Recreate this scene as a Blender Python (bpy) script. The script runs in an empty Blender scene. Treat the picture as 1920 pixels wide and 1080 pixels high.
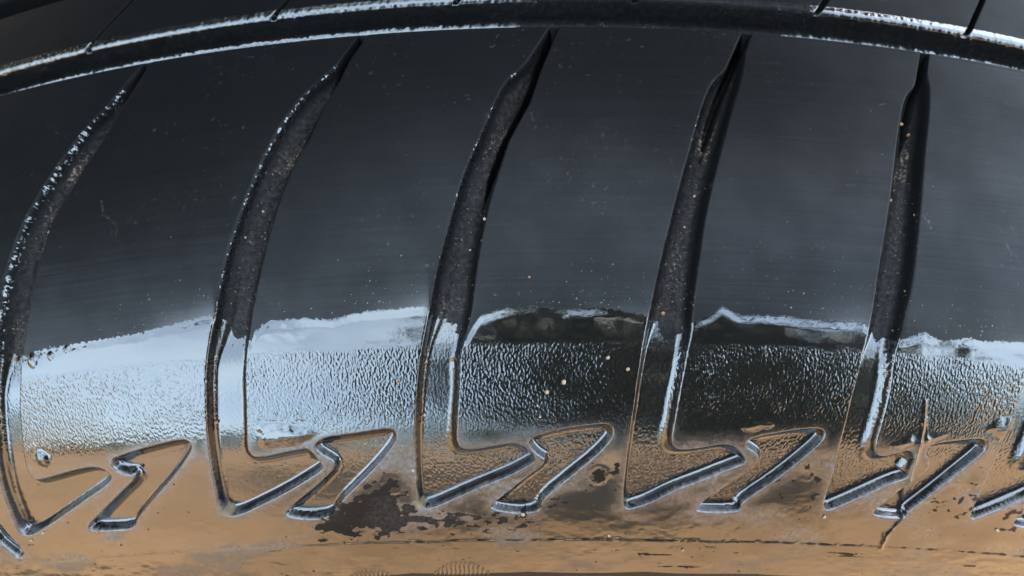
# Wet tyre shoulder, close-up.  1 unit = 1 m; surface features are worked out in mm.
import bpy, bmesh, math, random
import numpy as np

rng = np.random.default_rng(7)
random.seed(7)
scene = bpy.context.scene
col = scene.collection

# ------------------------------------------------------------------ camera
PITCH, YAW, ROLL = math.radians(33.1672), math.radians(-0.9353), math.radians(-0.7338)
DIST, FPX, W, H = 113.29, 1480.0, 1920, 1080          # mm, px
AXIS_BELOW = 419.65                                    # camera height above the tyre axle, mm
R0 = 340.0                                             # crown radius, mm
AXLE_Z = R0 - 3.0                                      # the tread sinks 3 mm into the soil
cp, sp = math.cos(PITCH), math.sin(PITCH)
f_ = np.array([0, sp, -cp]); u_ = np.array([0, cp, sp]); r_ = np.array([1., 0, 0])
f2 = f_ * math.cos(YAW) + r_ * math.sin(YAW); r2 = r_ * math.cos(YAW) - f_ * math.sin(YAW)
CR = r2 * math.cos(ROLL) + u_ * math.sin(ROLL); CU = u_ * math.cos(ROLL) - r2 * math.sin(ROLL); CF = f2
cam_d = bpy.data.cameras.new('camera'); cam = bpy.data.objects.new('camera', cam_d); col.objects.link(cam)
scene.camera = cam
from mathutils import Matrix, Vector
CAMZ = (AXLE_Z + AXIS_BELOW) / 1000
cam.matrix_world = Matrix(((CR[0], CU[0], -CF[0], 0), (CR[1], CU[1], -CF[1], 0), (CR[2], CU[2], -CF[2], CAMZ), (0, 0, 0, 1)))
cam_d.sensor_width = 36; cam_d.lens = 36 * FPX / W
cam_d.clip_start = 0.004; cam_d.clip_end = 2000
cam_d.dof.use_dof = True; cam_d.dof.focus_distance = 0.116; cam_d.dof.aperture_fstop = 22

# ------------------------------------------------------------------ sky, sun, exposure
SUN_EL, SUN_AZ = math.radians(54), math.radians(137)    # azimuth from -Y towards +X
world = bpy.data.worlds.new('World'); scene.world = world; world.use_nodes = True
wn = world.node_tree.nodes; wl = world.node_tree.links; wn.clear()
wo = wn.new('ShaderNodeOutputWorld'); bg = wn.new('ShaderNodeBackground'); sky = wn.new('ShaderNodeTexSky')
sky.sky_type = 'NISHITA'; sky.sun_disc = False; sky.sun_elevation = SUN_EL
sky.sun_rotation = math.pi - SUN_AZ
sky.air_density = 1.0; sky.dust_density = 1.5; sky.ozone_density = 1.0
bg.inputs['Strength'].default_value = 0.12
wtc = wn.new('ShaderNodeTexCoord'); wnz = wn.new('ShaderNodeTexNoise'); wnz.inputs['Scale'].default_value = 2.2; wnz.inputs['Detail'].default_value = 6
wmr = wn.new('ShaderNodeMapRange'); wmr.interpolation_type = 'SMOOTHSTEP'
for i_, v_ in enumerate((.30, .70, .20, .75)): wmr.inputs[i_ + 1].default_value = v_
wmx = wn.new('ShaderNodeMix'); wmx.data_type = 'RGBA'; wmx.inputs[7].default_value = (5.0, 6.3, 7.3, 1)     # thin high cloud over the whole sky
wl.new(wtc.outputs['Generated'], wnz.inputs['Vector']); wl.new(wnz.outputs['Fac'], wmr.inputs[0]); wl.new(wmr.outputs[0], wmx.inputs[0])
wl.new(sky.outputs[0], wmx.inputs[6]); wl.new(wmx.outputs[2], bg.inputs['Color']); wl.new(bg.outputs[0], wo.inputs['Surface'])
sun_d = bpy.data.lights.new('sun', 'SUN'); sun_d.energy = 3.2; sun_d.angle = math.radians(0.5); sun_d.color = (1, .95, .87)
sun = bpy.data.objects.new('sun', sun_d); col.objects.link(sun)
sdir = Vector((math.sin(SUN_AZ) * math.cos(SUN_EL), -math.cos(SUN_AZ) * math.cos(SUN_EL), math.sin(SUN_EL)))
sun.rotation_euler = sdir.to_track_quat('Z', 'Y').to_euler(); sun.location = sdir * 20
scene.view_settings.view_transform = 'Standard'; scene.view_settings.look = 'None'
scene.view_settings.gamma = 1; scene.view_settings.use_curve_mapping = False
scene.view_settings.exposure = 3.6
scene.render.engine = 'CYCLES'

# ------------------------------------------------------------------ helpers
def tag(o, label=None, cat=None, group=None, kind=None):
    for k, v in (('label', label), ('category', cat), ('group', group), ('kind', kind)):
        if v: o[k] = v
    return o

class NT:
    def __init__(s, name):
        s.m = bpy.data.materials.new(name); s.m.use_nodes = True
        s.t = s.m.node_tree; s.t.nodes.clear()
        s.out = s.n('ShaderNodeOutputMaterial'); s.b = s.n('ShaderNodeBsdfPrincipled')
        s.l(s.b.outputs[0], s.out.inputs['Surface'])
    def n(s, t, **kw):
        o = s.t.nodes.new(t)
        for k, v in kw.items(): setattr(o, k, v)
        return o
    def l(s, a, b): s.t.links.new(a, b)
    def put(s, v, sock):
        if hasattr(v, 'is_linked'): s.l(v, sock)
        else: sock.default_value = v
    def math(s, op, a, b=0.0, c=0.0, clamp=False):
        o = s.n('ShaderNodeMath', operation=op, use_clamp=clamp)
        for i, v in enumerate((a, b, c)): s.put(v, o.inputs[i])
        return o.outputs[0]
    def ramp(s, v, a, b, lo=0.0, hi=1.0, smooth=True):
        o = s.n('ShaderNodeMapRange', interpolation_type='SMOOTHSTEP' if smooth else 'LINEAR')
        s.put(v, o.inputs[0])
        for i, q in enumerate((a, b, lo, hi)): s.put(q, o.inputs[i + 1])
        return o.outputs[0]
    def mix(s, f, a, b):
        o = s.n('ShaderNodeMix', data_type='FLOAT')
        s.put(f, o.inputs[0]); s.put(a, o.inputs[2]); s.put(b, o.inputs[3]); return o.outputs[0]
    def mixc(s, f, a, b):
        o = s.n('ShaderNodeMix', data_type='RGBA')
        s.put(f, o.inputs[0]); s.put(a, o.inputs[6]); s.put(b, o.inputs[7]); return o.outputs[2]
    def attr(s, name, vec=False):
        o = s.n('ShaderNodeAttribute', attribute_name=name); return o.outputs['Vector' if vec else 'Fac']
    def noise(s, vec, scale, detail=3, rough=.5, stretch=None, dist=0.0):
        if stretch:
            v = s.n('ShaderNodeVectorMath', operation='MULTIPLY'); s.l(vec, v.inputs[0]); v.inputs[1].default_value = stretch; vec = v.outputs[0]
        o = s.n('ShaderNodeTexNoise'); s.l(vec, o.inputs['Vector'])
        o.inputs['Scale'].default_value = scale; o.inputs['Detail'].default_value = detail
        o.inputs['Roughness'].default_value = rough; o.inputs['Distortion'].default_value = dist
        return o.outputs['Fac']

# ------------------------------------------------------------------ materials
def rubber_material():
    t = NT('wet_rubber'); b = t.b
    uv = t.attr('surf_mm', True)
    wet_a, dirt_and_glint_a, peel_a, haze_a = (t.attr(k) for k in ('wet', 'dirt', 'peel', 'haze')); sat_a = t.attr('sat'); res_a = t.attr('residue')
    n_f = t.noise(uv, 1.5, 4, .6); n_c = t.noise(uv, .35, 3, .5)
    # water film: signed distance with a ragged rim
    wet = t.ramp(t.math('ADD', wet_a, t.math('MULTIPLY', t.math('SUBTRACT', n_f, .5), 1.3)), -.06, .10)
    streak = t.noise(uv, 1.0, 5, .65, (.03, 1.8, 1))
    grain = t.noise(uv, 6.0, 3, .6)
    dirt = t.ramp(t.math('ADD', dirt_and_glint_a, t.math('MULTIPLY', t.math('SUBTRACT', t.noise(uv, 2.2, 5, .7), .5), 1.6)), .55, .80)
    # colour
    tan = t.mixc(n_c, (.20, .14, .075, 1), (.36, .27, .15, 1))
    blk = t.mixc(grain, (.0028, .0028, .0029, 1), (.0052, .0051, .005, 1))
    resid = t.math('MULTIPLY', res_a, t.ramp(t.noise(uv, 1.3, 6, .75), .38, .66))          # dried grey residue
    blk = t.mixc(t.math('MULTIPLY', resid, .8), blk, (.075, .062, .056, 1))
    t.l(t.mixc(t.math('MULTIPLY', dirt, .30), blk, tan), b.inputs['Base Color'])
    # gloss
    dry_r = t.math('ADD', .40, t.math('MULTIPLY', t.math('SUBTRACT', streak, .5), .22))
    wet_r = t.math('ADD', .055, t.math('MULTIPLY', haze_a, t.ramp(n_c, .25, .75, .22, .48)))
    rough = t.mix(wet, dry_r, wet_r)
    rough = t.mix(dirt, rough, .6)
    t.l(rough, b.inputs['Roughness'])
    spec = t.mix(wet, t.math('MULTIPLY', sat_a, t.math('MULTIPLY', t.math('ADD', .045, t.math('MULTIPLY', streak, .075)), t.ramp(t.noise(uv, .11, 4, .6), .3, .7, .85, 1.2))), 1.0)
    t.l(t.mix(dirt, spec, .2), b.inputs['Specular IOR Level'])
    b.inputs['IOR'].default_value = 1.5
    # relief: orange peel on the grained band, brushed satin on the dry tread, faint ripples in the film
    pe = t.noise(uv, 2.7, .7, .45, (1.0, .62, 1))
    h1 = t.math('MULTIPLY', t.ramp(pe, .28, .74, smooth=False), t.math('MULTIPLY', peel_a, .048))
    h2 = t.math('MULTIPLY', streak, t.mix(wet, .02, 0.0))
    h3 = t.math('MULTIPLY', grain, t.mix(wet, .012, .0012))
    h4 = t.math('MULTIPLY', n_c, t.mix(wet, 0.0, .02))
    h = t.math('ADD', t.math('ADD', h1, h2), t.math('ADD', h3, h4))
    bp = t.n('ShaderNodeBump'); bp.inputs['Strength'].default_value = 1.0; bp.inputs['Distance'].default_value = .001
    t.l(h, bp.inputs['Height']); t.l(bp.outputs[0], b.inputs['Normal'])
    return t.m

def ground_material():
    t = NT('brown_soil'); b = t.b
    tc = t.n('ShaderNodeTexCoord').outputs['Object']
    a = t.noise(tc, .6, 6, .6); c = t.noise(tc, 9, 5, .65)
    f = t.math('ADD', t.math('MULTIPLY', a, .6), t.math('MULTIPLY', c, .4))
    t.l(t.mixc(t.ramp(f, .38, .62), (.185, .105, .047, 1), (.31, .185, .09, 1)), b.inputs['Base Color'])
    b.inputs['Roughness'].default_value = .9; b.inputs['Specular IOR Level'].default_value = .2
    bp = t.n('ShaderNodeBump'); bp.inputs['Distance'].default_value = .02; bp.inputs['Strength'].default_value = .6
    t.l(c, bp.inputs['Height']); t.l(bp.outputs[0], b.inputs['Normal'])
    return t.m

def plain_material(name, c1, c2, rough, spec=.4, scale=40):
    t = NT(name); b = t.b
    tc = t.n('ShaderNodeTexCoord').outputs['Object']
    t.l(t.mixc(t.ramp(t.noise(tc, scale, 4), .3, .7), (*c1, 1), (*c2, 1)), b.inputs['Base Color'])
    b.inputs['Roughness'].default_value = rough; b.inputs['Specular IOR Level'].default_value = spec
    return t.m

M_RUB = rubber_material()
M_SOIL = ground_material()

# ------------------------------------------------------------------ ground
bm = bmesh.new()
bmesh.ops.create_grid(bm, x_segments=40, y_segments=40, size=400)
me = bpy.data.meshes.new('ground'); bm.to_mesh(me); bm.free()
me.materials.append(M_SOIL)
ground = bpy.data.objects.new('ground', me); col.objects.link(ground)
tag(ground, 'brown soil ground the tyre stands on, mirrored in its wet sidewall', 'ground', kind='structure')

# ------------------------------------------------------------------ tyre profile (mm; camera at 0,0,0; x=0 plane)
BR = np.array([-400, 0, 100, 300, 450, 560, 640, 720, 800, 860, 950, 1080, 1300.])
BA = np.array([89, 87, 83, 74, 65, 56, 50, 44, 38, 33, 30, 27, 20.])
rows = np.arange(-400, 1301, 2.)
be = np.interp(rows, BR, BA)
k = np.hanning(41); k /= k.sum()
be = np.convolve(np.pad(be, 20, 'edge'), k, 'valid')
be = np.radians(be)
vv = -(rows - H / 2) / FPX
aa = -(vv * CU[0] + CF[0]) / CR[0]
D = aa[:, None] * CR + vv[:, None] * CU + CF; D /= np.linalg.norm(D, axis=1)[:, None]
nn = np.stack([0 * be, -np.cos(be), np.sin(be)], 1)
L = np.zeros(len(rows)); i0 = int(np.argmin(abs(rows - 648))); L[i0] = DIST
for i in range(i0, len(rows) - 1):
    m = nn[i] + nn[i + 1]; L[i + 1] = L[i] * (D[i] @ m) / (D[i + 1] @ m)
for i in range(i0, 0, -1):
    m = nn[i] + nn[i - 1]; L[i - 1] = L[i] * (D[i] @ m) / (D[i - 1] @ m)
BP = D * L[:, None]                                   # base curve by row, tread end first
by, br = BP[:, 1], BP[:, 2] + AXIS_BELOW              # axial position, radius
# arc length: 0 at row 648, positive towards the tread
seg = np.hypot(np.diff(by), np.diff(br)); ss = -np.concatenate([[0], np.cumsum(seg)]); ss -= np.interp(648, rows, ss)

def project(P):
    z = P @ CF
    return np.stack([W / 2 + FPX * (P @ CR) / z, H / 2 - FPX * (P @ CU) / z], -1)
def to_us(px):
    """photo pixels (1920x1080) -> (u,s) in mm on the tyre: rays met with the surface of revolution"""
    px = np.atleast_2d(np.asarray(px, float))
    th = (px[:, 0] - 1060) / 1480 * .33; ro = px[:, 1] - 150 * (th / .3) ** 2
    def F(th, ro):
        y = np.interp(ro, rows, by); r = np.interp(ro, rows, br)
        return project(np.stack([r * np.sin(th), y, r * np.cos(th) - AXIS_BELOW], -1))
    for _ in range(14):
        q = F(th, ro); e = px - q
        ja = (F(th + 1e-4, ro) - q) / 1e-4; jb = (F(th, ro + 1.) - q)
        det = ja[:, 0] * jb[:, 1] - ja[:, 1] * jb[:, 0]
        dth = (e[:, 0] * jb[:, 1] - e[:, 1] * jb[:, 0]) / det
        dro = (ja[:, 0] * e[:, 1] - ja[:, 1] * e[:, 0]) / det
        th = np.clip(th + np.clip(dth, -.1, .1), -.6, .6); ro = np.clip(ro + np.clip(dro, -120, 120), -398, 1298)
    return np.stack([th * R0, np.interp(ro, rows, ss)], -1)
def srow(r): return float(np.interp(r, rows, ss))

S_EDGE, S_MOLD, S_PEEL = srow(48.9), srow(1009.5), srow(643)
# full section polyline (axial y, radius r, running coordinate s, kind)
sel = (rows >= 48.9)
pts = [(y, r) for y, r in zip(by[sel][::-1], br[sel][::-1])]      # bottom (row 1300) -> tread edge
# sidewall down to the bead
low = []
y, r, b_ = pts[0][0], pts[0][1], math.radians(20)
while r > 206:
    b_ -= math.radians(.55); y -= math.sin(b_) * .5 * 1.0; r -= math.cos(b_) * .5
    low.append((y, r))
bead = [(y + 2, r - 3), (y + 6, r - 5), (y + 12, r - 5.5), (y + 17, r - 4)]
low = low[::-1]; bead = bead[::-1]
ye, re = pts[-1]
YC = ye + 39.3
def crown(y):
    t = y - ye
    return re + .0857 * (t - t * t / 78.6)
def arc(cx, cy, rad, a0, a1, n):
    return [(cx + rad * math.cos(math.radians(a)), cy + rad * math.sin(math.radians(a))) for a in np.linspace(a0, a1, n)]
def groove(y0, y1, dep, lip=.55, fil=1.3, farlip=.9, ffil=1.3):
    c0, c1 = crown(y0), crown(y1); fl = min(c0, c1) - dep; tl = .10 * dep
    o = arc(y0 - lip, c0 - lip, lip, 88, 8, 8)
    o += arc(y0 + tl + fil, fl + fil, fil, 186, 268, 10)
    o += arc(y1 - tl - ffil, fl + ffil, ffil, 272, 354, 18)
    o += arc(y1 + farlip, c1 - farlip, farlip, 172, 92, 14)
    return o
G1 = (ye + .2, ye + 6.3); G2 = (ye + 22, ye + 29)
mid = groove(*G1, 4.5, farlip=1.0, ffil=1.7) + [(y, crown(y)) for y in np.arange(G1[1] + 1.2, G2[0] - .8, .5)] + groove(*G2, 6.0) + [(y, crown(y)) for y in np.arange(G2[1] + 1.2, YC + .01, .8)]
pts = [p for p in pts if p[0] < ye - .5]
half = bead + low + pts + mid
def resample(pl, step):
    pl = np.array(pl); d = np.concatenate([[0], np.cumsum(np.hypot(*np.diff(pl, axis=0).T))])
    n = max(2, int(round(d[-1] / step)) + 1); t = np.linspace(0, d[-1], n)
    return np.stack([np.interp(t, d, pl[:, 0]), np.interp(t, d, pl[:, 1])], 1), t
half = np.array(half)
dcum = np.concatenate([[0], np.cumsum(np.hypot(*np.diff(half, axis=0).T))])
# running coordinate aligned with ss (0 at the grain line)
j648 = int(np.argmin(np.hypot(half[:, 0] - np.interp(648, rows, by), half[:, 1] - np.interp(648, rows, br))))
dcum -= dcum[j648]
def section(s):
    """axial, radius and normal (in y,r) at running coordinate s"""
    y = np.interp(s, dcum, half[:, 0]); r = np.interp(s, dcum, half[:, 1])
    e = .12
    ty = np.interp(s + e, dcum, half[:, 0]) - np.interp(s - e, dcum, half[:, 0])
    tr = np.interp(s + e, dcum, half[:, 1]) - np.interp(s - e, dcum, half[:, 1])
    l = np.hypot(ty, tr) + 1e-9
    return y, r, -tr / l, ty / l

# ------------------------------------------------------------------ traced features (photo pixels -> u,s)
def chaikin(p, n=2, closed=True):
    p = np.asarray(p, float)
    for _ in range(n):
        q = np.roll(p, -1, 0) if closed else p[1:]
        a = p if closed else p[:-1]
        p2 = np.empty((2 * len(a), 2)); p2[0::2] = .75 * a + .25 * q; p2[1::2] = .25 * a + .75 * q
        if not closed: p2 = np.vstack([p[:1], p2, p[-1:]])
        p = p2
    return p
A_PX = {
 1: [(286,112),(274,112),(222,169),(199,200),(162,234),(120,290),(79,350),(42,415),(18,480),(2,540),(-9,600),(-15,680),(-16,760),(-10,830),(0,893),(8,926),(24,967),(35,995),(53,1005),(81,991),(122,963),(163,934),(214,899),(200,881),(175,874),(134,883),(94,895),(67,901),(53,885),(45,853),(39,796),(37,743),(41,681),(47,633),(53,595),(60,554),(76,484),(97,415),(139,350),(171,285),(204,239),(234,195)],
 2: [(692,58),(682,56),(650,97),(618,133),(572,170),(535,216),(494,289),(458,372),(429,455),(411,522),(401,590),(393,634),(387,689),(387,743),(389,805),(395,860),(405,914),(411,949),(424,967),(448,965),(487,947),(537,922),(588,891),(609,876),(592,856),(578,840),(557,844),(525,850),(490,858),(471,855),(463,837),(462,798),(461,735),(460,697),(463,658),(469,623),(473,590),(484,532),(497,470),(517,398),(541,330),(582,247),(613,190),(642,146),(657,102)],
 3: [(1052,42),(1034,40),(1008,81),(980,123),(946,149),(925,190),(899,253),(868,320),(847,393),(829,460),(816,507),(803,584),(793,642),(785,697),(781,755),(779,813),(779,872),(783,930),(790,955),(811,951),(846,936),(896,914),(954,891),(997,868),(1006,860),(989,840),(966,829),(931,835),(892,842),(865,842),(856,828),(856,798),(859,755),(862,716),(862,677),(867,650),(876,619),(886,584),(894,507),(904,444),(917,382),(938,315),(959,247),(987,185),(1018,128),(1026,96)],
 4: [(1412,52),(1396,50),(1374,101),(1361,129),(1333,151),(1313,201),(1297,262),(1274,340),(1255,418),(1238,484),(1224,551),(1212,610),(1205,658),(1197,708),(1189,767),(1181,821),(1174,876),(1168,930),(1172,956),(1191,951),(1218,942),(1265,918),(1316,899),(1366,879),(1401,867),(1393,852),(1378,835),(1354,832),(1316,839),(1277,844),(1260,836),(1259,813),(1267,774),(1273,736),(1281,697),(1288,658),(1296,627),(1299,596),(1305,540),(1313,479),(1324,401),(1341,329),(1361,251),(1380,184),(1394,134),(1398,100)],
 5: [(1741,90),(1729,86),(1720,130),(1716,160),(1697,177),(1686,227),(1677,299),(1669,371),(1658,443),(1647,504),(1638,571),(1627,631),(1615,681),(1600,735),(1588,786),(1576,833),(1565,875),(1553,914),(1543,949),(1551,958),(1578,947),(1625,926),(1675,903),(1702,897),(1705,880),(1716,860),(1708,843),(1685,848),(1655,857),(1640,850),(1641,830),(1650,800),(1660,765),(1668,730),(1673,690),(1680,650),(1694,620),(1699,593),(1713,532),(1722,449),(1729,371),(1733,299),(1741,227),(1744,166),(1737,140)],
}
B_PX = {
 1: [(208,862),(228,853),(285,836),(346,822),(360,832),(356,850),(326,893),(285,938),(257,972),(252,990),(204,993),(158,993),(191,960),(225,925),(252,900),(254,888),(235,888),(215,880)],
 2: [(588,833),(611,819),(650,815),(700,807),(735,803),(744,813),(739,833),(704,875),(665,914),(636,943),(625,966),(588,973),(541,969),(533,961),(564,934),(603,903),(634,870),(611,856),(597,848)],
 3: [(991,825),(1009,815),(1055,803),(1110,796),(1141,794),(1150,805),(1145,825),(1110,860),(1071,891),(1032,922),(1014,941),(1012,957),(978,963),(931,957),(915,950),(947,926),(985,895),(1028,864),(1009,854),(993,837)],
 4: [(1399,829),(1413,819),(1456,811),(1502,804),(1537,802),(1548,811),(1539,829),(1498,864),(1456,897),(1413,926),(1390,942),(1388,958),(1354,960),(1308,959),(1304,953),(1327,932),(1370,901),(1409,876),(1426,860),(1417,848),(1401,839)],
 5: [(1736,840),(1753,831),(1800,825),(1843,821),(1851,833),(1843,848),(1804,879),(1761,914),(1730,938),(1704,957),(1700,970),(1675,971),(1633,965),(1648,949),(1687,918),(1703,907),(1738,883),(1745,868),(1738,852)],
}
SLOT_PX = {
 1: [(282,112),(230,180),(205,230),(172,285),(148,328)],
 2: [(686,60),(650,108),(628,150),(600,197),(572,258),(548,312)],
 3: [(1043,44),(1010,118),(985,190),(945,262),(920,332),(904,385)],
 4: [(1404,54),(1375,120),(1355,172),(1336,232),(1322,292)],
 5: [(1735,90),(1723,170),(1711,232),(1701,285)],
}
PA = {k: to_us(chaikin(v)) for k, v in A_PX.items()}
PB = {k: to_us(chaikin(v)) for k, v in B_PX.items()}
PS = {k: to_us(v) for k, v in SLOT_PX.items()}
# the tread pattern goes on round the tyre
tip = {k: PA[k][PA[k][:, 1].argmin(), 0] for k in PA}
PITCH_MM = (tip[5] - tip[1]) / 4
N_PITCH = int(round(2 * math.pi * R0 / PITCH_MM))
def shifted(k, j, du):
    PA[j] = PA[k] + (du, 0); PB[j] = PB[k] + (du, 0); PS[j] = PS[k] + (du, 0)
g6 = to_us([(1825, 970)])[0, 0]
shifted(5, 6, g6 - tip[5])
p12 = tip[2] - tip[1]
shifted(1, 0, -p12)
shifted(4, 7, g6 - tip[4] + PITCH_MM)
shifted(2, -1, -3 * p12)
C_ = 2 * math.pi * R0
lastu = g6 + PITCH_MM; firstu = tip[1] - 2 * p12
nrest = int(round((C_ - (lastu - firstu)) / PITCH_MM)) - 1
prest = (C_ - (lastu - firstu)) / (nrest + 1)
for q in range(nrest): shifted(3, 100 + q, lastu + prest * (q + 1) - tip[3])

for q in range(-1, 8): shifted(q, 300 + q, C_)             # the same grooves one turn on
NOTCH = to_us(chaikin([(-60, 938), (-40, 932), (6, 990), (46, 1034), (40, 1046), (26, 1040), (-10, 1010)], 1))
def sdist(poly, X, Y):
    """signed distance to a closed polygon, positive inside"""
    d2 = np.full(X.shape, 1e9); ins = np.zeros(X.shape, bool)
    n = len(poly)
    for i in range(n):
        x0, y0 = poly[i]; x1, y1 = poly[(i + 1) % n]
        ex, ey = x1 - x0, y1 - y0; l2 = ex * ex + ey * ey + 1e-12
        t = np.clip(((X - x0) * ex + (Y - y0) * ey) / l2, 0, 1)
        d2 = np.minimum(d2, (X - x0 - t * ex) ** 2 + (Y - y0 - t * ey) ** 2)
        if y0 != y1:
            c = ((y0 > Y) != (y1 > Y)) & (X < (x1 - x0) * (Y - y0) / (y1 - y0) + x0); ins ^= c
    return np.where(ins, 1, -1) * np.sqrt(d2)
def left_lip(k_, s):
    p = PA[k_]; a = p[:p[:, 1].argmin() + 1]              # traced downwards along the left lip
    o = np.argsort(a[:, 1]); return np.interp(s, a[o, 1], a[o, 0])
def ldist(line, X, Y):
    d2 = np.full(X.shape, 1e9)
    for (x0, y0), (x1, y1) in zip(line[:-1], line[1:]):
        ex, ey = x1 - x0, y1 - y0; l2 = ex * ex + ey * ey + 1e-12
        t = np.clip(((X - x0) * ex + (Y - y0) * ey) / l2, 0, 1)
        d2 = np.minimum(d2, (X - x0 - t * ex) ** 2 + (Y - y0 - t * ey) ** 2)
    return np.sqrt(d2)
def sstep(a, b, x):
    t = np.clip((x - a) / (b - a), 0, 1); return t * t * (3 - 2 * t)
def near(poly, U, S, pad):
    x0, y0 = poly.min(0) - pad; x1, y1 = poly.max(0) + pad
    iu = np.where((U[0] >= x0) & (U[0] <= x1))[0]; js = np.where((S[:, 0] >= y0) & (S[:, 0] <= y1))[0]
    if len(iu) == 0 or len(js) == 0: return None
    return slice(js[0], js[-1] + 1), slice(iu[0], iu[-1] + 1)
def vnoise(U, S, su, sv, seed, octaves=3):
    """smooth value noise, feature sizes su, sv in mm"""
    g = np.random.default_rng(seed).random((512, 512)); out = np.zeros(U.shape); amp = 1; tot = 0
    for o in range(octaves):
        x = U / su + 100.3 + o * 17.1; y = S / sv + 50.7 + o * 9.3
        xi = np.floor(x).astype(int); yi = np.floor(y).astype(int); fx = x - xi; fy = y - yi
        fx = fx * fx * (3 - 2 * fx); fy = fy * fy * (3 - 2 * fy)
        a = g[yi % 512, xi % 512]; b = g[yi % 512, (xi + 1) % 512]; c = g[(yi + 1) % 512, xi % 512]; d = g[(yi + 1) % 512, (xi + 1) % 512]
        out += amp * ((a * (1 - fx) + b * fx) * (1 - fy) + (c * (1 - fx) + d * fx) * fy); tot += amp
        amp *= .5; su /= 2; sv /= 2
    return out / tot

# ------------------------------------------------------------------ relief and wetness of the rubber
FILM_PX = [(-60,680),(50,668),(75,656),(120,648),(180,638),(260,625),(330,606),(395,592),(430,628),(470,640),(478,622),(492,609),(512,601),(570,596),(625,600),(650,590),(700,582),(795,574),(830,600),(872,640),(886,612),(900,592),(940,580),(1000,574),(1060,580),(1120,576),(1215,592),(1260,640),(1300,604),(1330,592),(1355,574),(1390,590),(1470,592),(1540,600),(1620,604),(1660,640),(1700,634),(1735,622),(1765,640),(1815,634),(1850,640),(1925,642),(2000,646)]
FILM = to_us(FILM_PX); FILM = FILM[np.argsort(FILM[:, 0])]
DRY_PX = [   # bare patches where the film has pulled back
 [(560,985),(600,960),(640,935),(690,905),(720,880),(745,890),(760,930),(800,960),(850,958),(905,955),(935,962),(1010,962),(1000,970),(920,972),(850,985),(780,1003),(700,1012),(620,1016),(590,1010)],
 [(1000,960),(1040,930),(1100,880),(1150,850),(1165,900),(1120,935),(1060,965)],
 [(820,1000),(860,960),(960,965),(1010,975),(930,1000)],
 [(1430,925),(1480,880),(1560,870),(1540,925),(1470,935)],
 [(1720,965),(1790,900),(1850,870),(1860,920),(1820,965)],
 [(1860,985),(1900,950),(1960,940),(1960,1000)],
]
DRY = [to_us(chaikin(p, 1)) for p in DRY_PX]
VENTS = to_us([(735, 907), (1122, 890), (1481, 770), (1064, 772), (333, 922), (1805, 925)])
CRACK = to_us([(1734, 752), (1730, 800), (1718, 850), (1708, 885), (1700, 920), (1692, 968), (1672, 990), (1660, 1002), (1650, 1026)])
EMB = to_us([(708, 1120), (870, 1108)])
SCUM = to_us([(45, 988), (430, 962), (790, 945), (1175, 948), (1550, 955), (1832, 968)])
SCUM2 = to_us(chaikin([(330,955),(400,945),(440,955),(430,975),(370,985),(325,978)], 1))
BUB = to_us([(62, 676), (96, 668), (126, 655), (82, 860)])
BUBR = (1.0, .6, .55, 1.2)

PUDDLES = [(to_us(chaikin(p, 2)), a) for p, a in (
 ([(478,800),(500,788),(540,790),(605,806),(575,832),(520,838),(488,842)], .22),
 ([(1380,800),(1415,778),(1462,792),(1440,808),(1395,816)], .3),
 ([(1664,838),(1690,818),(1735,812),(1785,806),(1760,828),(1700,846)], .26),
 ([(1728,836),(1733,790),(1736,752),(1741,790),(1748,836)], .22),
 ([(1838,812),(1860,782),(1905,772),(1930,800),(1890,830)], .2),
 ([(60,842),(80,836),(108,862),(84,878),(62,870)], .3),
 ([(470,640),(500,606),(640,604),(560,640)], .06),
)]
SCUFF = [(to_us(p), a) for p, a in (
 ([(190,378),(194,398),(190,404)], .5), ([(194,403),(212,415),(220,428),(216,442)], .3), ([(1730,405),(1740,412),(1746,428)], .9),
 ([(1870,425),(1880,436)], .35), ([(1886,455),(1898,478)], .4), ([(1904,478),(1914,496)], .4), ([(1896,425),(1903,440)], .3),
 ([(1650,196),(1662,194)], .6), ([(1585,346),(1604,348)], .35), ([(995,208),(1000,226)], .25), ([(1225,282),(1236,280)], .3), ([(370,275),(395,280)], .2))]
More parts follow.
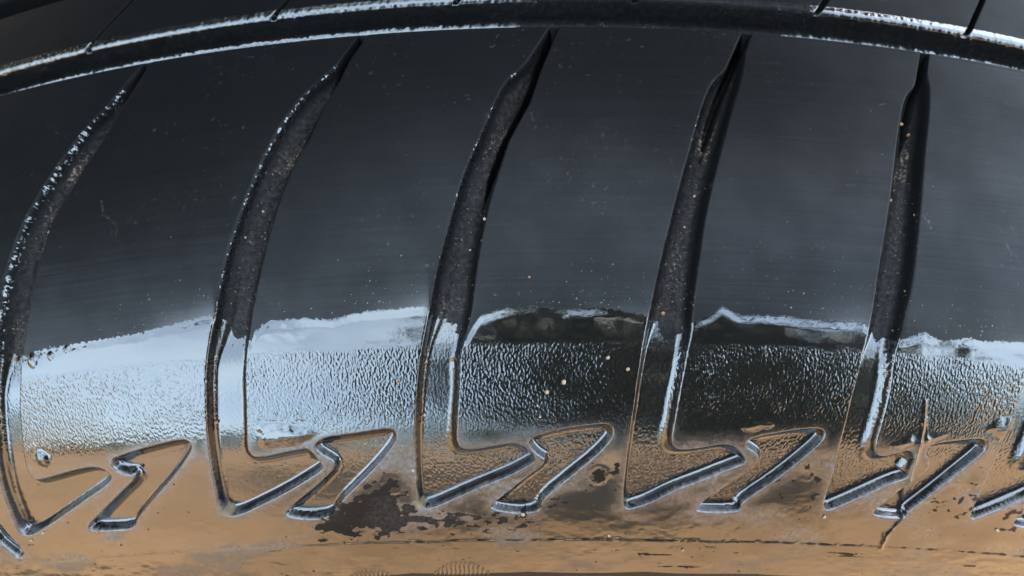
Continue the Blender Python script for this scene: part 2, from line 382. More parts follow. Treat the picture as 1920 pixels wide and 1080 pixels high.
def relief(U, S, fine=True):
    h = np.zeros(U.shape); dA = np.full(U.shape, -9.); dB = np.full(U.shape, -9.)
    idA = np.full(U.shape, -99, int); LFT = np.full(U.shape, 99.)
    for k_, p in PA.items():
        w = near(p, U, S, 3)
        if w is None: continue
        d = sdist(p, U[w], S[w]); dA[w] = np.maximum(dA[w], d); idA[w] = np.where(d > 0, k_, idA[w])
        dl = U[w] - left_lip(k_, S[w]); LFT[w] = np.where((d > -.6) & (abs(dl) < abs(LFT[w])), dl, LFT[w])
        q = near(PS[k_], U, S, 2)
        if q is not None:
            ld = ldist(PS[k_], U[q], S[q])
            e = PS[k_][-1]; tap = np.clip(np.hypot(U[q] - e[0], S[q] - e[1]) / 5, .25, 1)
            h[q] -= 3.2 * sstep(.75 * tap, .3 * tap, ld) * tap
    for k_, p in list(PB.items()) + [(50, NOTCH)]:
        w = near(p, U, S, 3)
        if w is None: continue
        d = sdist(p, U[w], S[w]); dB[w] = np.maximum(dB[w], d); idA[w] = np.where(d > 0, k_ + 1000, idA[w])
    up_ = sstep(srow(680), srow(560), S)
    deep = 1.6 + .9 * up_
    def slope(d):
        a = np.gradient(d, axis=0) / np.gradient(S, axis=0); b = np.gradient(d, axis=1) / np.gradient(U, axis=1)
        l = np.hypot(a, b) + 1e-6; return a / l, b / l
    def wall(d, w, lip):                  # rounded lip, wall, long fillet at the floor
        t = np.clip((d + .15) / w, 0, 1); g = 1 - (1 - t) ** 2.2
        return g * sstep(0, lip, d + .15)
    gs_, gu_ = slope(dA)
    # flanks that look down or left slope gently, those that look up stand steep
    wA = (1.05 + 1.25 * np.clip(-gs_, 0, 1) + 1.2 * np.clip(-gu_, 0, 1) * np.clip(1 - 2.5 * gs_, 0, 1)) * (1 - up_) + up_ * (2.3 + .8 * np.clip(gu_, 0, 1))
    h -= deep * wall(dA, wA, .4 + .5 * up_)
    gs_, gu_ = slope(dB)
    h -= 1.4 * wall(dB, 1.0 + 1.25 * np.clip(-gs_, 0, 1) + .8 * np.clip(-gu_, 0, 1) * np.clip(1 - 2.5 * gs_, 0, 1), .4)
    h *= sstep(S_EDGE, S_EDGE - .3, S)
    # mould parting line and the step of the sidewall below it
    br_ = sstep(.55, .75, vnoise(U, S * 0, 2.2, 1, 3))
    sm = S_MOLD + .5 * (vnoise(U, S * 0, 9, 1, 4) - .5)
    h += .07 * br_ * np.exp(-((S - sm) / .2) ** 2)
    h += .045 * sstep(sm, sm - .4, S)
    low_ = sstep(S_MOLD - .5, S_MOLD - 3, S)
    h += low_ * .045 * (vnoise(U, S, 6, 1.6, 5) - .5)
    if fine:
        out = np.clip(-np.maximum(dA, dB), 0, 9)
        on = sstep(0, .5, out)
        # lightning flash crack: a raised flash line with drips
        cd = ldist(CRACK, U, S)
        h += .16 * np.exp(-(cd / .25) ** 2) + .10 * np.exp(-(cd / .7) ** 2) * sstep(.45, .7, vnoise(U, S, 2, 2, 6))
        for (x, y) in VENTS:
            r = np.hypot(U - x, S - y); h -= .05 * sstep(2.1, 1.6, r + .5 * (vnoise(U, S, 1.5, 1.5, 7) - .5)) * vnoise(U, S, 2, 2, 8)
        for (x, y), q in zip(BUB, BUBR):
            r = np.hypot(U - x, (S - y) * .8); h += .28 * q * np.clip(1 - (r / q) ** 2, 0, 1) ** .8
        for p, a in PUDDLES:
            w = near(p, U, S, 1)
            if w is not None: h[w] += a * sstep(-.1, 1.8, sdist(p, U[w], S[w]) + 1.3 * (vnoise(U[w], S[w], 1.6, 1.2, 17, 3) - .5))
        for (x, y) in EMB:                         # two serrated discs moulded in the sidewall
            r = np.hypot(U - x, S - y); ins = sstep(7.2, 6.9, r)
            h += ins * (.03 + .05 * np.cos((U - x) * 2 * math.pi / .85))
    return h, dA, dB, idA, LFT

# section landmarks beyond the shoulder edge
def s_of(y, lo, hi):
    m = (dcum >= lo) & (dcum <= hi); return float(dcum[m][np.argmin(abs(half[m, 0] - y))])
S_FAR = float(dcum[np.argmin(abs(half[:, 0] - (G1[1] + .9)) + (half[:, 1] < crown(G1[1]) - .6) * 9)])   # top of the far lip
S_FLOOR = float(dcum[np.argmin(abs(half[:, 0] - (G1[1] - 1.9)) + (half[:, 1] > re - 3) * 9)])            # foot of the far wall
S_RIB2 = float(dcum[np.argmin(abs(half[:, 0] - (G2[0] - .5)) + (half[:, 1] < re - 1) * 9)])
NICK = to_us([(165, 98), (517, 30), (860, 8), (1200, 10), (1543, 34), (1815, 55)])[:, 0]

RIM_PX = [(-60,1),(800,1),(880,1),(930,1),(970,.1),(1040,.15),(1070,.8),(1110,.8),(1150,.1),(1285,.2),(1315,1),(1480,1),(1560,.6),(1630,.5),(1690,.8),(1735,.8),(1765,.05),(1800,.05),(1830,1),(2000,1)]   # where the film ends in a thick bead
RIM = np.array([(to_us([(x, 600)])[0, 0], v) for x, v in RIM_PX])
_u = np.arange(RIM[0, 0], RIM[-1, 0], .2); _k = np.hanning(15); _v = np.convolve(np.pad(np.interp(_u, RIM[:, 0], RIM[:, 1]), 7, 'edge'), _k / _k.sum(), 'valid'); RIM = np.stack([_u, _v], 1)
def wetness(U, S, dA, dB, LFT):
    sf = np.interp(U, FILM[:, 0], FILM[:, 1])
    wet = (sf - S) * .8
    wet += np.where((dA > .2), 3.0 * (vnoise(U, S, 1.0, 1.3, 18, 4) - .5), 0)
    film = sstep(0, 1.5, sf - S + .5 * (vnoise(U, S, 2.0, 1.2, 21) - .5))
    rim = np.interp(U, RIM[:, 0], RIM[:, 1]); film = film * (rim + (1 - rim) * sstep(1.5, 7, sf - S))
    for p in DRY:
        w = near(p, U, S, 4)
        if p is not DRY[0] and w is not None: wet[w] = np.minimum(wet[w], np.maximum(-sdist(p, U[w], S[w]), 0) * .9 + 7 * (.655 - vnoise(U[w], S[w], 1.4, .8, 15, 5)))
        elif w is not None: wet[w] = np.minimum(wet[w], -sdist(p, U[w], S[w]) * .9 + 8 * (vnoise(U[w], S[w], 1.7, .95, 12, 5) - .32))
    for x, y in VENTS[:2]:
        wet = np.minimum(wet, np.hypot(U - x, S - y) - 1.2 + 2.6 * (vnoise(U, S, 1.2, 1.0, 16, 3) - .45))
    sp_ = vnoise(U, S, 1.2, .8, 11, 4)
    wet = np.where(S < srow(860), np.minimum(wet, (.83 - sp_) * 7), wet)
    sm_ = vnoise(U, S, 9, .7, 13, 3)
    wet = np.where(S < S_MOLD - .6, np.minimum(wet, (.79 - sm_) * 6), wet)
    sl = S_MOLD + .5 * (vnoise(U, S * 0, 9, 1, 4) - .5) - .1
    seam = (abs(S - sl) - .10) * 7 + 5 * (.52 - vnoise(U, S, 1.6, 4, 19, 3)) + 2.5 * sstep(to_us([(800, 1010)])[0, 0], to_us([(700, 1010)])[0, 0], U)
    wet = np.minimum(wet, seam)
    w = near(CRACK[4:], U, S, 2)
    if w is not None: wet[w] = np.minimum(wet[w], (ldist(CRACK[4:], U[w], S[w]) - .3) * 3 + 3 * (.5 - vnoise(U[w], S[w], 1, 1, 20, 3)))
    # tread side: lips of the lateral grooves are damp, main groove wall is wet
    lip = np.exp(-((LFT - .45) / .6) ** 2) * sstep(srow(640), srow(600), S) * sstep(srow(60), srow(110), S)
    wet = np.maximum(wet, lip * 1.2 - 1.83 + 1.25 * vnoise(U, S, .34, .34, 14, 2))
    dirty_mid = sstep(to_us([(850, 47)])[0, 0], to_us([(1080, 47)])[0, 0], U + 14 * (vnoise(U, S, 6, 2, 35) - .5)) * sstep(to_us([(1620, 74)])[0, 0], to_us([(1430, 66)])[0, 0], U + 14 * (vnoise(U, S, 6, 2, 36) - .5))
    mg = (S > S_FLOOR - 1.2) & (S < S_FAR + .6)
    wet = np.where(mg, .9 - 1.7 * dirty_mid, np.where(S > S_EDGE + .4, -.6, wet))
    dirt = np.zeros(U.shape)
    fl = sstep(.7, 1.5, dA) * sstep(srow(650), srow(610), S) * sstep(srow(120), srow(260), S)
    dirt += fl * (.16 + .45 * vnoise(U, S, 3, 4, 31))
    dirt += sstep(-.1, .8, dA) * sstep(srow(330), srow(230), S) * (.0 + .30 * vnoise(U, S, 2, 3, 32)) * sstep(srow(90), srow(140), S)
    for i_, (x, y) in enumerate(SCUM): dirt += .62 * np.exp(-(((U - x) / 1.5) ** 2 + ((S - y) / 1.2) ** 2))
    w = near(SCUM2, U, S, 2)
    if w is not None: dirt[w] += .5 * sstep(-.5, 1, sdist(SCUM2, U[w], S[w]))
    dirt += mg * dirty_mid * (.05 + .5 * vnoise(U, S, 5, 2, 33))
    dirt += mg * sstep(S_FAR - 2.2, S_FAR - .6, S) * sstep(to_us([(560, 60)])[0, 0], to_us([(100, 100)])[0, 0], U) * .55  # brown soil reflection on the left of the far lip, painted as tan
    dp = np.full(U.shape, 9.)
    for p in DRY[:1]:
        w = near(p, U, S, 4)
        if w is not None: dp[w] = sdist(p, U[w], S[w])
    dirt += np.exp(-((dp + .2) / .8) ** 2) * (.1 + .55 * vnoise(U, S, 1.5, 1.0, 34, 3))
    out = np.clip(-np.maximum(dA, dB), 0, 9)
    peel = sstep(S_PEEL + .35, S_PEEL - .45, S + .9 * (vnoise(U, S, 3, 2, 41, 3) - .5)) * (.03 + .97 * sstep(srow(822), srow(735), S))
    calm = .12 + .45 * sstep(to_us([(640, 880)])[0, 0], to_us([(700, 880)])[0, 0], U)     # the left recesses stand full of water
    peel = np.where(np.maximum(dA, dB) > .9, (.2 + (calm - .2) * sstep(srow(720), srow(830), S)) * (S < srow(600)), peel)
    peel = np.maximum(peel, lip * .9)
    peel *= sstep(S_MOLD + 2, S_MOLD + 6, S)
    for p, a in PUDDLES:
        w = near(p, U, S, 1)
        if w is not None: peel[w] *= sstep(.3, -.3, sdist(p, U[w], S[w]))
    for (x, y), q in zip(BUB, BUBR): peel *= sstep(q * .8, q * 1.2, np.hypot(U - x, S - y))
    peel *= .35 + 1.3 * vnoise(U, S, 6, 4, 42, 3)
    haze = np.exp(-out / 1.1) * sstep(srow(740), srow(850), S) * .9 + .75 * sstep(.46, .70, vnoise(U, S, 11, 5, 51, 4)) * sstep(srow(790), srow(860), S)
    haze = np.where(np.maximum(dA, dB) > .1, .12, haze)
    res = haze * sstep(srow(600), srow(700), S) * (.35 + .65 * sstep(S_MOLD - 2, S_MOLD + 1, S))
    res = np.maximum(res, .24 * sstep(.5, 1.6, dA) * sstep(srow(650), srow(600), S))
    res = np.where((wet < .1) & (S < srow(800)), res * .35, res)
    tr = (S > srow(600)) & (S < S_EDGE)
    res = np.where(tr, res + .45 * sstep(.87, .95, vnoise(U, S, .42, .42, 53, 1)) * sstep(.5, .7, vnoise(U, S, 9, 6, 54, 2)), res)
    for p, a in SCUFF:
        w = near(p, U, S, 1)
        if w is not None: res[w] += a * sstep(.2, .05, ldist(p, U[w], S[w]) + .25 * (vnoise(U[w], S[w], .6, .6, 55, 2) - .5))
    res = np.where((S > S_EDGE + .4) & (S < S_FAR), .12 * vnoise(U, S, 3, 2, 56, 3), res)
    haze = np.where(mg, .30 + .3 * dirty_mid, haze)
    sat = .35 + .65 * sstep(srow(120), srow(560), S) + .25 * sstep(srow(500), srow(590), S)       # gloss cut towards the crown, painting in its darker reflections
    sat = np.where(S > S_EDGE + .3, np.where(S < S_FAR + .5, .7, .25), sat)
    sat = sat * (1.0 + .5 * sstep(srow(60), srow(330), S))
    sat = np.where((dA > .3) & (S > srow(640)), sat * .5, sat)                 # groove floors are dirty and matt
    rgt = np.zeros(U.shape)
    for x0, x1, x2 in ((170, 395, 402), (600, 795, 806), (1040, 1215, 1228), (1440, 1625, 1640), (1830, 2000, 2100)):
        a0, a1, a2 = to_us([(x0, 590), (x1, 590), (x2, 590)])[:, 0]; rgt += np.clip((U - a0) / (a1 - a0), 0, 1) ** 2 * (U < a2)
    sat += 6 * rgt * np.exp(-np.clip(S - sf, 0, 99) / 1.7) * (dA < .1) * (S < S_EDGE - 20)       # damp, not yet a film
    sat = np.where(S < srow(720), 1.1, sat)
    return np.clip(wet, -1.5, 1.5), dirt, peel, haze, film, sat, res

# ------------------------------------------------------------------ meshes
def grid(us, s_list, fine):
    U, S = np.meshgrid(us, s_list)
    h, dA, dB, idA, LFT = relief(U, S, fine)
    wet, dirt, peel, haze, film, sat, res = wetness(U, S, dA, dB, LFT)
    if fine:
        h += .13 * film * (np.maximum(dA, dB) < .3)
        ri = (S > S_FAR - 1.2) & (S < S_RIB2 + .3)
        for x in NICK:
            c = x + .62 * (S - S_FAR)
            h -= np.where(ri, 1.8 * sstep(.55, .2, abs(U - c)), 0)
        # lips are a little ragged, film a little wavy
        h += .05 * (vnoise(U, S, .8, .8, 61) - .5) * np.exp(-((np.maximum(dA, dB) - .2) / .6) ** 2)
        mg = (S > S_FLOOR - 1.2) & (S < S_FAR + .8)
        h += np.where(mg, .13 * (vnoise(U, S, .6, .9, 62, 2) - .5), 0)
        rip = sstep(srow(850), srow(900), S)
        h += rip * (.04 * (vnoise(U, S, 5, 2.2, 63, 3) - .5) + .012 * (vnoise(U, S, 1.1, .7, 65, 2) - .5))
        rz = rip * sstep(to_us([(1500, 1040)])[0, 0], to_us([(1700, 1040)])[0, 0], U) * sstep(srow(1000), srow(1025), S)
        h += rz * .10 * (vnoise(U + S * .8, S, 2.4, 1.0, 64, 2) - .5)
    y, r, ny, nr = section(S)
    y = y + ny * h; r = r + nr * h
    th = U / R0
    X = np.stack([r * np.sin(th), y, r * np.cos(th)], -1) / 1000
    return U, S, X, idA, wet, dirt, peel, haze, sat, res
def grid_normals(X):
    du = np.gradient(X, axis=1); dv = np.gradient(X, axis=0)
    n = np.cross(du, dv); return n / (np.linalg.norm(n, axis=-1, keepdims=True) + 1e-15)

tyre = bpy.data.objects.new('tyre', None); col.objects.link(tyre)
BASE = Vector((0, YC / 1000, 0)); tyre.location = BASE
tag(tyre, 'wet black rubber tyre with curved shoulder grooves, lightning-shaped recesses and brown reflections on its sidewall', 'tyre')

def mesh_part(name, co, faces, normals=None, att=None, parent=tyre, label=None):
    me = bpy.data.meshes.new(name)
    nv, nf = len(co), len(faces)
    me.vertices.add(nv); me.vertices.foreach_set('co', np.ascontiguousarray(co, dtype=np.float32).ravel())
    me.loops.add(nf * 4); me.loops.foreach_set('vertex_index', np.ascontiguousarray(faces, dtype=np.int32).ravel())
    me.polygons.add(nf); me.polygons.foreach_set('loop_start', np.arange(0, nf * 4, 4, dtype=np.int32))
    me.update(calc_edges=True)
    me.polygons.foreach_set('use_smooth', np.ones(nf, bool))
    for k_, v in (att or {}).items():
        if v.ndim == 2:
            a = me.attributes.new(k_, 'FLOAT_VECTOR', 'POINT'); a.data.foreach_set('vector', np.ascontiguousarray(v, dtype=np.float32).ravel())
        else:
            a = me.attributes.new(k_, 'FLOAT', 'POINT'); a.data.foreach_set('value', np.ascontiguousarray(v, dtype=np.float32).ravel())
    if normals is not None: me.normals_split_custom_set_from_vertices(np.ascontiguousarray(normals, dtype=np.float32))
    me.materials.append(M_RUB)
    o = bpy.data.objects.new(name, me); col.objects.link(o); o.parent = parent
    if label: o['label'] = label
    return o

OFF = np.array([0, -YC / 1000, AXLE_Z / 1000])
def build(us, s_list, fine):
    U, S, X, idA, wet, dirt, peel, haze, sat, res = grid(us, s_list, fine)
    N = grid_normals(X); X = X + OFF
    nr_, nc = U.shape
    idx = np.arange(nr_ * nc).reshape(nr_, nc)
    F = np.stack([idx[:-1, :-1], idx[:-1, 1:], idx[1:, 1:], idx[1:, :-1]], -1).reshape(-1, 4)
    att = dict(wet=wet.ravel(), dirt=dirt.ravel(), peel=peel.ravel(), haze=haze.ravel(), sat=sat.ravel(), residue=res.ravel(),
               surf_mm=np.stack([U.ravel(), S.ravel(), 0 * U.ravel()], 1))
    return U, S, X.reshape(-1, 3), N.reshape(-1, 3), F, idA, att
def emit(name, co, nrm, F, att, fm, label=None):
    f = F[fm]
    if len(f) == 0: return None
    v, inv = np.unique(f, return_inverse=True)
    return mesh_part(name, co[v], inv.reshape(-1, 4), nrm[v], {k_: a[v] for k_, a in att.items()}, label=label)

U_LO = min(to_us([(-60, 185)])[0, 0], to_us([(-60, 1070)])[0, 0]) - 9
U_HI = max(to_us([(1980, 130)])[0, 0], to_us([(1980, 1070)])[0, 0]) + 9
s_bot, s_top = srow(1140), S_RIB2 + 6
s_list = np.concatenate([np.arange(dcum[0], s_bot - .6, 1.3), np.arange(s_bot, s_top, .165), np.arange(s_top + .3, dcum[-1], .6), [dcum[-1]]])
us = np.arange(U_LO, U_HI, .185)
U, S, co, nrm, F, idA, att = build(us, s_list, True)
fu = U.ravel()[F].mean(1); fs = S.ravel()[F].mean(1); fid = np.maximum.reduce([idA.ravel()[F[:, q]] for q in range(4)])
part = np.full(len(F), 'block', dtype=object)
lab = np.zeros(len(F), int)
is_g = (fid > -90) & (fs < S_EDGE)
for k_ in range(-1, 8): lab += (fu > left_lip(k_, fs)).astype(int)
kind = np.where(fs > S_FAR + 1.0, 4, np.where(fs > S_EDGE + .15, 3, np.where(fs < S_MOLD - .4, 5, np.where(is_g, np.where(fid >= 900, 2, 1), 0))))
kind = np.where((fs > S_RIB2 + .3) & (kind == 4), 6, kind)
for b_ in np.unique(lab[kind == 0]): emit('shoulder_block', co, nrm, F, att, (kind == 0) & (lab == b_))
for g_ in np.unique(fid[kind == 1]): emit('lateral_groove', co, nrm, F, att, (kind == 1) & (fid == g_))
for g_ in np.unique(fid[kind == 2]): emit('lightning_recess', co, nrm, F, att, (kind == 2) & (fid == g_))
emit('main_groove', co, nrm, F, att, kind == 3, 'circumferential groove with wet glinting lips')
emit('tread_rib', co, nrm, F, att, kind == 4); emit('crown', co, nrm, F, att, kind == 6)
emit('sidewall', co, nrm, F, att, kind == 5, 'glossy sidewall mirroring the brown soil')
n_fine = len(F)
FINE = (us, s_list, co.reshape(len(s_list), len(us), 3), nrm.reshape(len(s_list), len(us), 3), idA)
# the rest of the ring on this side
us2 = np.linspace(U_HI - .4, U_LO + C_ + .4, 900)
s2 = np.concatenate([np.arange(dcum[0], S_PEEL - 40, 4.), np.arange(S_PEEL - 40, S_EDGE - 1, 1.25), np.arange(S_EDGE - 1, S_RIB2 + 22, .5), np.arange(S_RIB2 + 22, dcum[-1] - .1, 2.), [dcum[-1]]])
U, S, co, nrm, F, idA, att = build(us2, s2, False)
emit('tread_ring', co, nrm, F, att, np.ones(len(F), bool))
# the far half, mirrored about the centre line
us3 = np.linspace(0, C_, 500)
U, S, co, nrm, F, idA, att = build(us3, s2[::2] if s2[::2][-1] == s2[-1] else np.append(s2[::2], s2[-1]), False)
co = co * (1, -1, 1); nrm = nrm * (1, -1, 1)
emit('far_half', co, nrm, F[:, ::-1], att, np.ones(len(F), bool))
# inner liner so the casing is closed
yb, rb = half[0]
lin = [(yb, rb), (yb - 8, rb + 12), (yb - 22, rb + 40), (yb - 10, rb + 85), (yb + 20, rb + 112), (YC, rb + 122)]
lin = lin + [(2 * YC - a, b) for a, b in lin[::-1][1:]]
th = np.linspace(0, 2 * math.pi, 97)
co = np.array([[r * math.sin(t), y, r * math.cos(t)] for (y, r) in lin for t in th]) / 1000 + OFF
idx = np.arange(len(co)).reshape(len(lin), 97)
F = np.stack([idx[:-1, :-1], idx[1:, :-1], idx[1:, 1:], idx[:-1, 1:]], -1).reshape(-1, 4)
mesh_part('inner_liner', co, F)

# ------------------------------------------------------------------ unseen bush and shade trees, added for dark reflections and to block the sun
M_LEAF = plain_material('leaves', (.020, .029, .014), (.044, .060, .028), .55, .3, 3)
M_BARK = plain_material('bark', (.05, .035, .022), (.11, .08, .05), .9, .2, 20)
def add_tree(loc, r_crown, z_crown, n_leaf, label, leaf=.05):
    root = bpy.data.objects.new('stand_in_bush' if 'bush' in label else 'added_shade_tree', None); col.objects.link(root); root.location = loc
    tag(root, label, 'bush' if 'bush' in label else 'tree', None if 'bush' in label else 'added shade trees behind the tyre')
    bm = bmesh.new()
    def limb(p0, p1, r0, r1, n=8):
        p0, p1 = Vector(p0), Vector(p1); q = (p1 - p0).to_track_quat('Z', 'Y')
        rings = []
        for i in range(4):
            t = i / 3; c = p0.lerp(p1, t) + Vector((random.uniform(-.05, .05), random.uniform(-.05, .05), 0)) * (0 < i < 3)
            rings.append([bm.verts.new(c + q @ Vector((math.cos(a) * (r0 + (r1 - r0) * t), math.sin(a) * (r0 + (r1 - r0) * t), 0))) for a in [2 * math.pi * j / n for j in range(n)]])
        for a, b in zip(rings[:-1], rings[1:]):
            for j in range(n): bm.faces.new((a[j], a[(j + 1) % n], b[(j + 1) % n], b[j]))
    limb((0, 0, -.1), (.05, 0, z_crown * .62), .055, .04)
    cen = []
    for i in range(16):
        a = random.uniform(0, 6.28); z = random.uniform(-.8, .75); rr = r_crown * .62 * math.sqrt(max(.1, 1 - z * z))
        c = Vector((math.cos(a) * rr, math.sin(a) * rr, z_crown + z * r_crown * .75)); cen.append(c)
        limb((.05, 0, z_crown * random.uniform(.4, .62)), c, .022, .008, 6)
    cen.append(Vector((0, 0, z_crown)))
    me = bpy.data.meshes.new('trunk'); bm.to_mesh(me); bm.free(); me.materials.append(M_BARK)
    o = bpy.data.objects.new('trunk', me); col.objects.link(o); o.parent = root
    c = np.array([cen[q] for q in rng.integers(0, len(cen), n_leaf)]) + np.clip(rng.normal(0, .33, (n_leaf, 3)), -.75, .75) * r_crown * .8
    if 'bush' in label: c[:, 2] = np.where(c[:, 2] < .62, .62 + rng.random(n_leaf) * 1.2, c[:, 2])
    d = rng.normal(size=(n_leaf, 3)); d /= np.linalg.norm(d, axis=1)[:, None]
    e = np.cross(d, rng.normal(size=(n_leaf, 3))); e /= np.linalg.norm(e, axis=1)[:, None]
    l = leaf * rng.uniform(.7, 1.3, (n_leaf, 1)); v = np.stack([c - d * l, c + e * l * .5, c + d * l, c - e * l * .5], 1).reshape(-1, 3)
    mm = bpy.data.meshes.new('crown'); mm.from_pydata(v.tolist(), [], np.arange(len(v)).reshape(-1, 4).tolist()); mm.materials.append(M_LEAF)
    o = bpy.data.objects.new('crown', mm); col.objects.link(o); o.parent = root
add_tree((1.2, -3.5, 0), 1.9, 2.48, 34000, 'added leafy bush facing the tyre, standing in for the photographer mirrored in the shoulder', .07)  # bush added in place of the photographer mirrored in the film
for x, y, rc, zc, nl_, lf, t_ in ((-3.1, 1.9, 2.5, 3.1, 14000, .14, 'broad tree added behind the tyre to darken its tread, the left one of three'), (-.4, 3.9, 2.5, 3.1, 14000, .14, 'broad tree added behind the tyre to darken its tread, the middle one of three'), (1.16, 1.30, .64, 2.99, 13000, .06, 'small dense tree added behind the tyre on the right to shade it from the sun')):
    add_tree((x, y, 0), rc, zc, nl_, t_, lf)  # added out of view: two darken the tread reflections, one blocks the sun

nl = 15000
a = rng.uniform(0, 2 * math.pi, nl); rr = rng.uniform(52, 64, nl)
top = 6.5 + 2.2 * np.sin(a * 7 + 1) + 1.8 * np.sin(a * 17) + 1.0 * np.sin(a * 31 + 2)
c = np.stack([rr * np.cos(a), rr * np.sin(a), rng.uniform(.1, 1, nl) * top], 1)
d = rng.normal(size=(nl, 3)); d /= np.linalg.norm(d, axis=1)[:, None]
e = np.cross(d, rng.normal(size=(nl, 3))); e /= np.linalg.norm(e, axis=1)[:, None]
v = np.stack([c - d * .6, c + e * .4, c + d * .6, c - e * .4], 1).reshape(-1, 3)
mm = bpy.data.meshes.new('far_wood'); mm.from_pydata(v.tolist(), [], np.arange(len(v)).reshape(-1, 4).tolist()); mm.materials.append(M_LEAF)
o = bpy.data.objects.new('far_wood', mm); col.objects.link(o); tag(o, 'far belt of green trees along the horizon, mirrored between sky and soil', 'wood', kind='stuff')

# ------------------------------------------------------------------ grit, sand grains and water droplets on the rubber
def on_tyre(u, sv):
    a = int(np.clip(np.searchsorted(FINE[0], u), 0, len(FINE[0]) - 1)); b = int(np.clip(np.searchsorted(FINE[1], sv), 0, len(FINE[1]) - 1))
    return Vector(FINE[2][b, a]) + BASE, Vector(FINE[3][b, a])
M_ORANGE = plain_material('orange_soil_grain', (.10, .04, .012), (.24, .12, .05), .5, .4, 900)
M_GRIT = plain_material('grit', (.03, .022, .012), (.10, .075, .045), .6, .3, 900)
M_SAND = plain_material('pale_sand_grain', (.13, .09, .05), (.30, .23, .15), .5, .4, 900)
def grain_mesh(name, mat, seed):
    random.seed(seed)
    bm = bmesh.new(); bmesh.ops.create_icosphere(bm, subdivisions=2, radius=1)
    for v in bm.verts:
        v.co *= .8 + .35 * random.random() * (1 if v.co.x > 0 else .7)
        v.co.z *= .8
    me = bpy.data.meshes.new(name); bm.to_mesh(me); bm.free(); me.materials.append(mat)
    for p in me.polygons: p.use_smooth = True
    return me
GM = [grain_mesh('sand_grain', M_SAND, 1), grain_mesh('sand_grain', M_SAND, 2)]
OM = [grain_mesh('soil_grain', M_ORANGE, 3), grain_mesh('soil_grain', M_ORANGE, 4)]
GRAINS = [  # photo px, radius mm, orange?, place
 (69,429,.33,0,'low in the first curved groove from the left'), (130,302,.2,1,'high in the first curved groove from the left'),
 (610,187,.32,1,'in the second curved groove from the left'), (480,387,.22,0,'halfway down the second curved groove'), (448,440,.18,0,'lowest in the second curved groove'),
 (908,411,.25,0,'at the right side of the middle groove'), (878,465,.2,0,'in the centre of the middle groove'), (845,681,.34,1,'in the middle curved groove'),
 (990,521,.2,1,'on the smooth dark block right of the middle groove'),
 (1327,265,.34,1,'high in the fourth curved groove'), (1310,359,.24,0,'in the fourth curved groove, the upper of two'), (1291,419,.2,0,'in the fourth curved groove, the lower of two'), (1249,591,.36,1,'in the fourth groove level with the film rim'),
 (1694,226,.42,1,'near the top of the rightmost full groove, the largest there'), (1720,240,.32,1,'right of the largest grain in the rightmost full groove'), (1674,372,.3,1,'lowest in the rightmost full groove'),
 (1055,717,.42,0,'on the grained band, the largest right of the middle groove'), (1024,735,.36,0,'lower left of the largest grain on the grained band'), (1137,672,.3,0,'at the upper edge of the grained band'), (1007,760,.2,0,'above the smallest grain over the middle lightning recess'), (1012,782,.16,0,'just above the middle lightning recess, the smallest there'),
 (1176,693,.3,0,'on the grained band left of the fourth groove'), (745,718,.26,1,'on the grained band left of the middle groove'),
 (793,788,.3,0,'on the left lip of the middle groove'), (786,802,.26,1,'on the left lip of the middle groove'), (396,801,.38,1,'on the left lip of the second groove'),
 (9,678,.4,1,'at the left picture edge in the first groove'), (60,1012,.24,0,'straight below the first groove tip'), (82,999,.22,0,'just right of the first groove tip'),
 (979,964,.34,0,'below the middle lightning recess'), (1544,968,.3,0,'below the tip of the rightmost full groove'), (1141,1004,.26,0,'below the mould line'),
 (775,882,.28,0,'left of the middle groove tip'), (1278,1030,.3,1,'below the mould line'), (1867,993,.34,0,'below the rightmost groove tip'), (184,996,.26,1,'in the first lightning recess'),
]
for q, (x, y, rad, org, place) in enumerate(GRAINS):
    (gu, gs), = to_us([(x, y)]); p, n = on_tyre(gu, gs)
    o = bpy.data.objects.new('soil_grain' if org else 'sand_grain', (OM if org else GM)[q % 2]); col.objects.link(o)
    o.location = p + n * (rad * .00035); o.scale = [rad / 1000] * 3; o.rotation_euler = (q * 1.7, q * .9, q * 2.3)
    kind_ = 'orange soil grain' if org else 'pale sand grain'
    tag(o, 'tiny %s stuck %s' % (kind_, place), 'grain', kind_ + 's on the tyre')
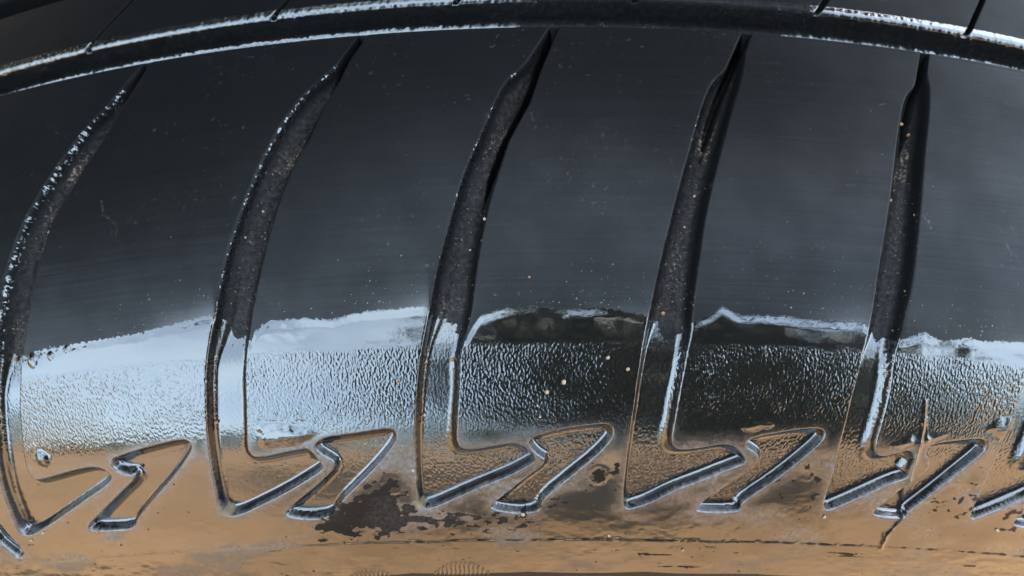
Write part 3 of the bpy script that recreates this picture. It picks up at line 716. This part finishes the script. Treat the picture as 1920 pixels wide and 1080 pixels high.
def scatter(name, base, spots, mat, label, cat, flat=1.0):
    """many tiny bits in one object: nobody could count them"""
    bm = bmesh.new(); bmesh.ops.create_icosphere(bm, subdivisions=base, radius=1)
    bv = np.array([v.co[:] for v in bm.verts]); bf = np.array([[v.index for v in f.verts] for f in bm.faces]); bm.free()
    vs, fs_ = [], []
    for gu, gs, rad in spots:
        p, n = on_tyre(gu, gs); q = n.to_track_quat('Z', 'Y').to_matrix()
        s3 = np.array([rad * random.uniform(.75, 1.3), rad * random.uniform(.75, 1.3), rad * flat]) / 1000
        jit = 1 + (.25 * rng.normal(size=(len(bv), 1)) if flat == 1.0 else 0)
        v = (bv * s3 * jit) @ np.array(q).T + np.array(p)
        fs_.append(bf + len(vs) * len(bv)); vs.append(v)
    me = bpy.data.meshes.new(name); me.from_pydata(np.vstack(vs).tolist(), [], np.vstack(fs_).tolist()); me.materials.append(mat)
    for p in me.polygons: p.use_smooth = True
    o = bpy.data.objects.new(name, me); col.objects.link(o); tag(o, label, cat, kind='stuff')
spots = []
for k_ in range(1, 6):
    q = 0
    while q < 90:
        yy = random.uniform(.18, 1) ** .6; sv = srow(70 + yy * 560); gu = left_lip(k_, sv) + random.uniform(.8, 6.5)
        b = int(np.searchsorted(FINE[1], sv)); a = int(np.searchsorted(FINE[0], gu))
        q += 1
        if a < len(FINE[0]) and FINE[4][b, a] == k_: spots.append((gu, sv, abs(random.gauss(0, .06)) + .04))
for q in range(90):
    gu, gs = to_us([(random.uniform(0, 1920), random.uniform(860, 1075))])[0]; spots.append((gu, gs, abs(random.gauss(0, .05)) + .05))
scatter('fine_grit', 1, spots, M_GRIT, 'fine pale grit sprinkled in the grooves and on the wet sidewall', 'grit')
t_ = NT('water'); t_.b.inputs['Base Color'].default_value = (.003, .003, .003, 1); t_.b.inputs['Roughness'].default_value = .04; t_.b.inputs['Specular IOR Level'].default_value = .8
M_DROP = t_.m
spots = []
for q in range(330):
    x = random.choice([random.gauss(330, 60), random.gauss(720, 70), random.gauss(1130, 60), random.gauss(1560, 60), random.gauss(1860, 50), random.uniform(0, 1920)]); d = random.expovariate(1 / 30.0)
    if d > 330: continue
    yf = np.interp(x, [a for a, _ in FILM_PX], [b for _, b in FILM_PX])
    gu, gs = to_us([(x, yf - 4 - d)])[0]; spots.append((gu, gs, min(.26, abs(random.gauss(0, .05)) + .035)))
for q in range(120):
    gu, gs = to_us([(random.uniform(0, 1920), random.uniform(150, 560))])[0]; spots.append((gu, gs, abs(random.gauss(0, .03)) + .03))
scatter('water_droplets', 2, spots, M_DROP, 'tiny water droplets sprayed on the dark satin rubber above the film', 'droplets', .55)
print('tris', n_fine * 2, 'u range', U_LO, U_HI, 'pitch', PITCH_MM, 'S', S_EDGE, S_MOLD, S_FAR, S_FLOOR, S_RIB2)
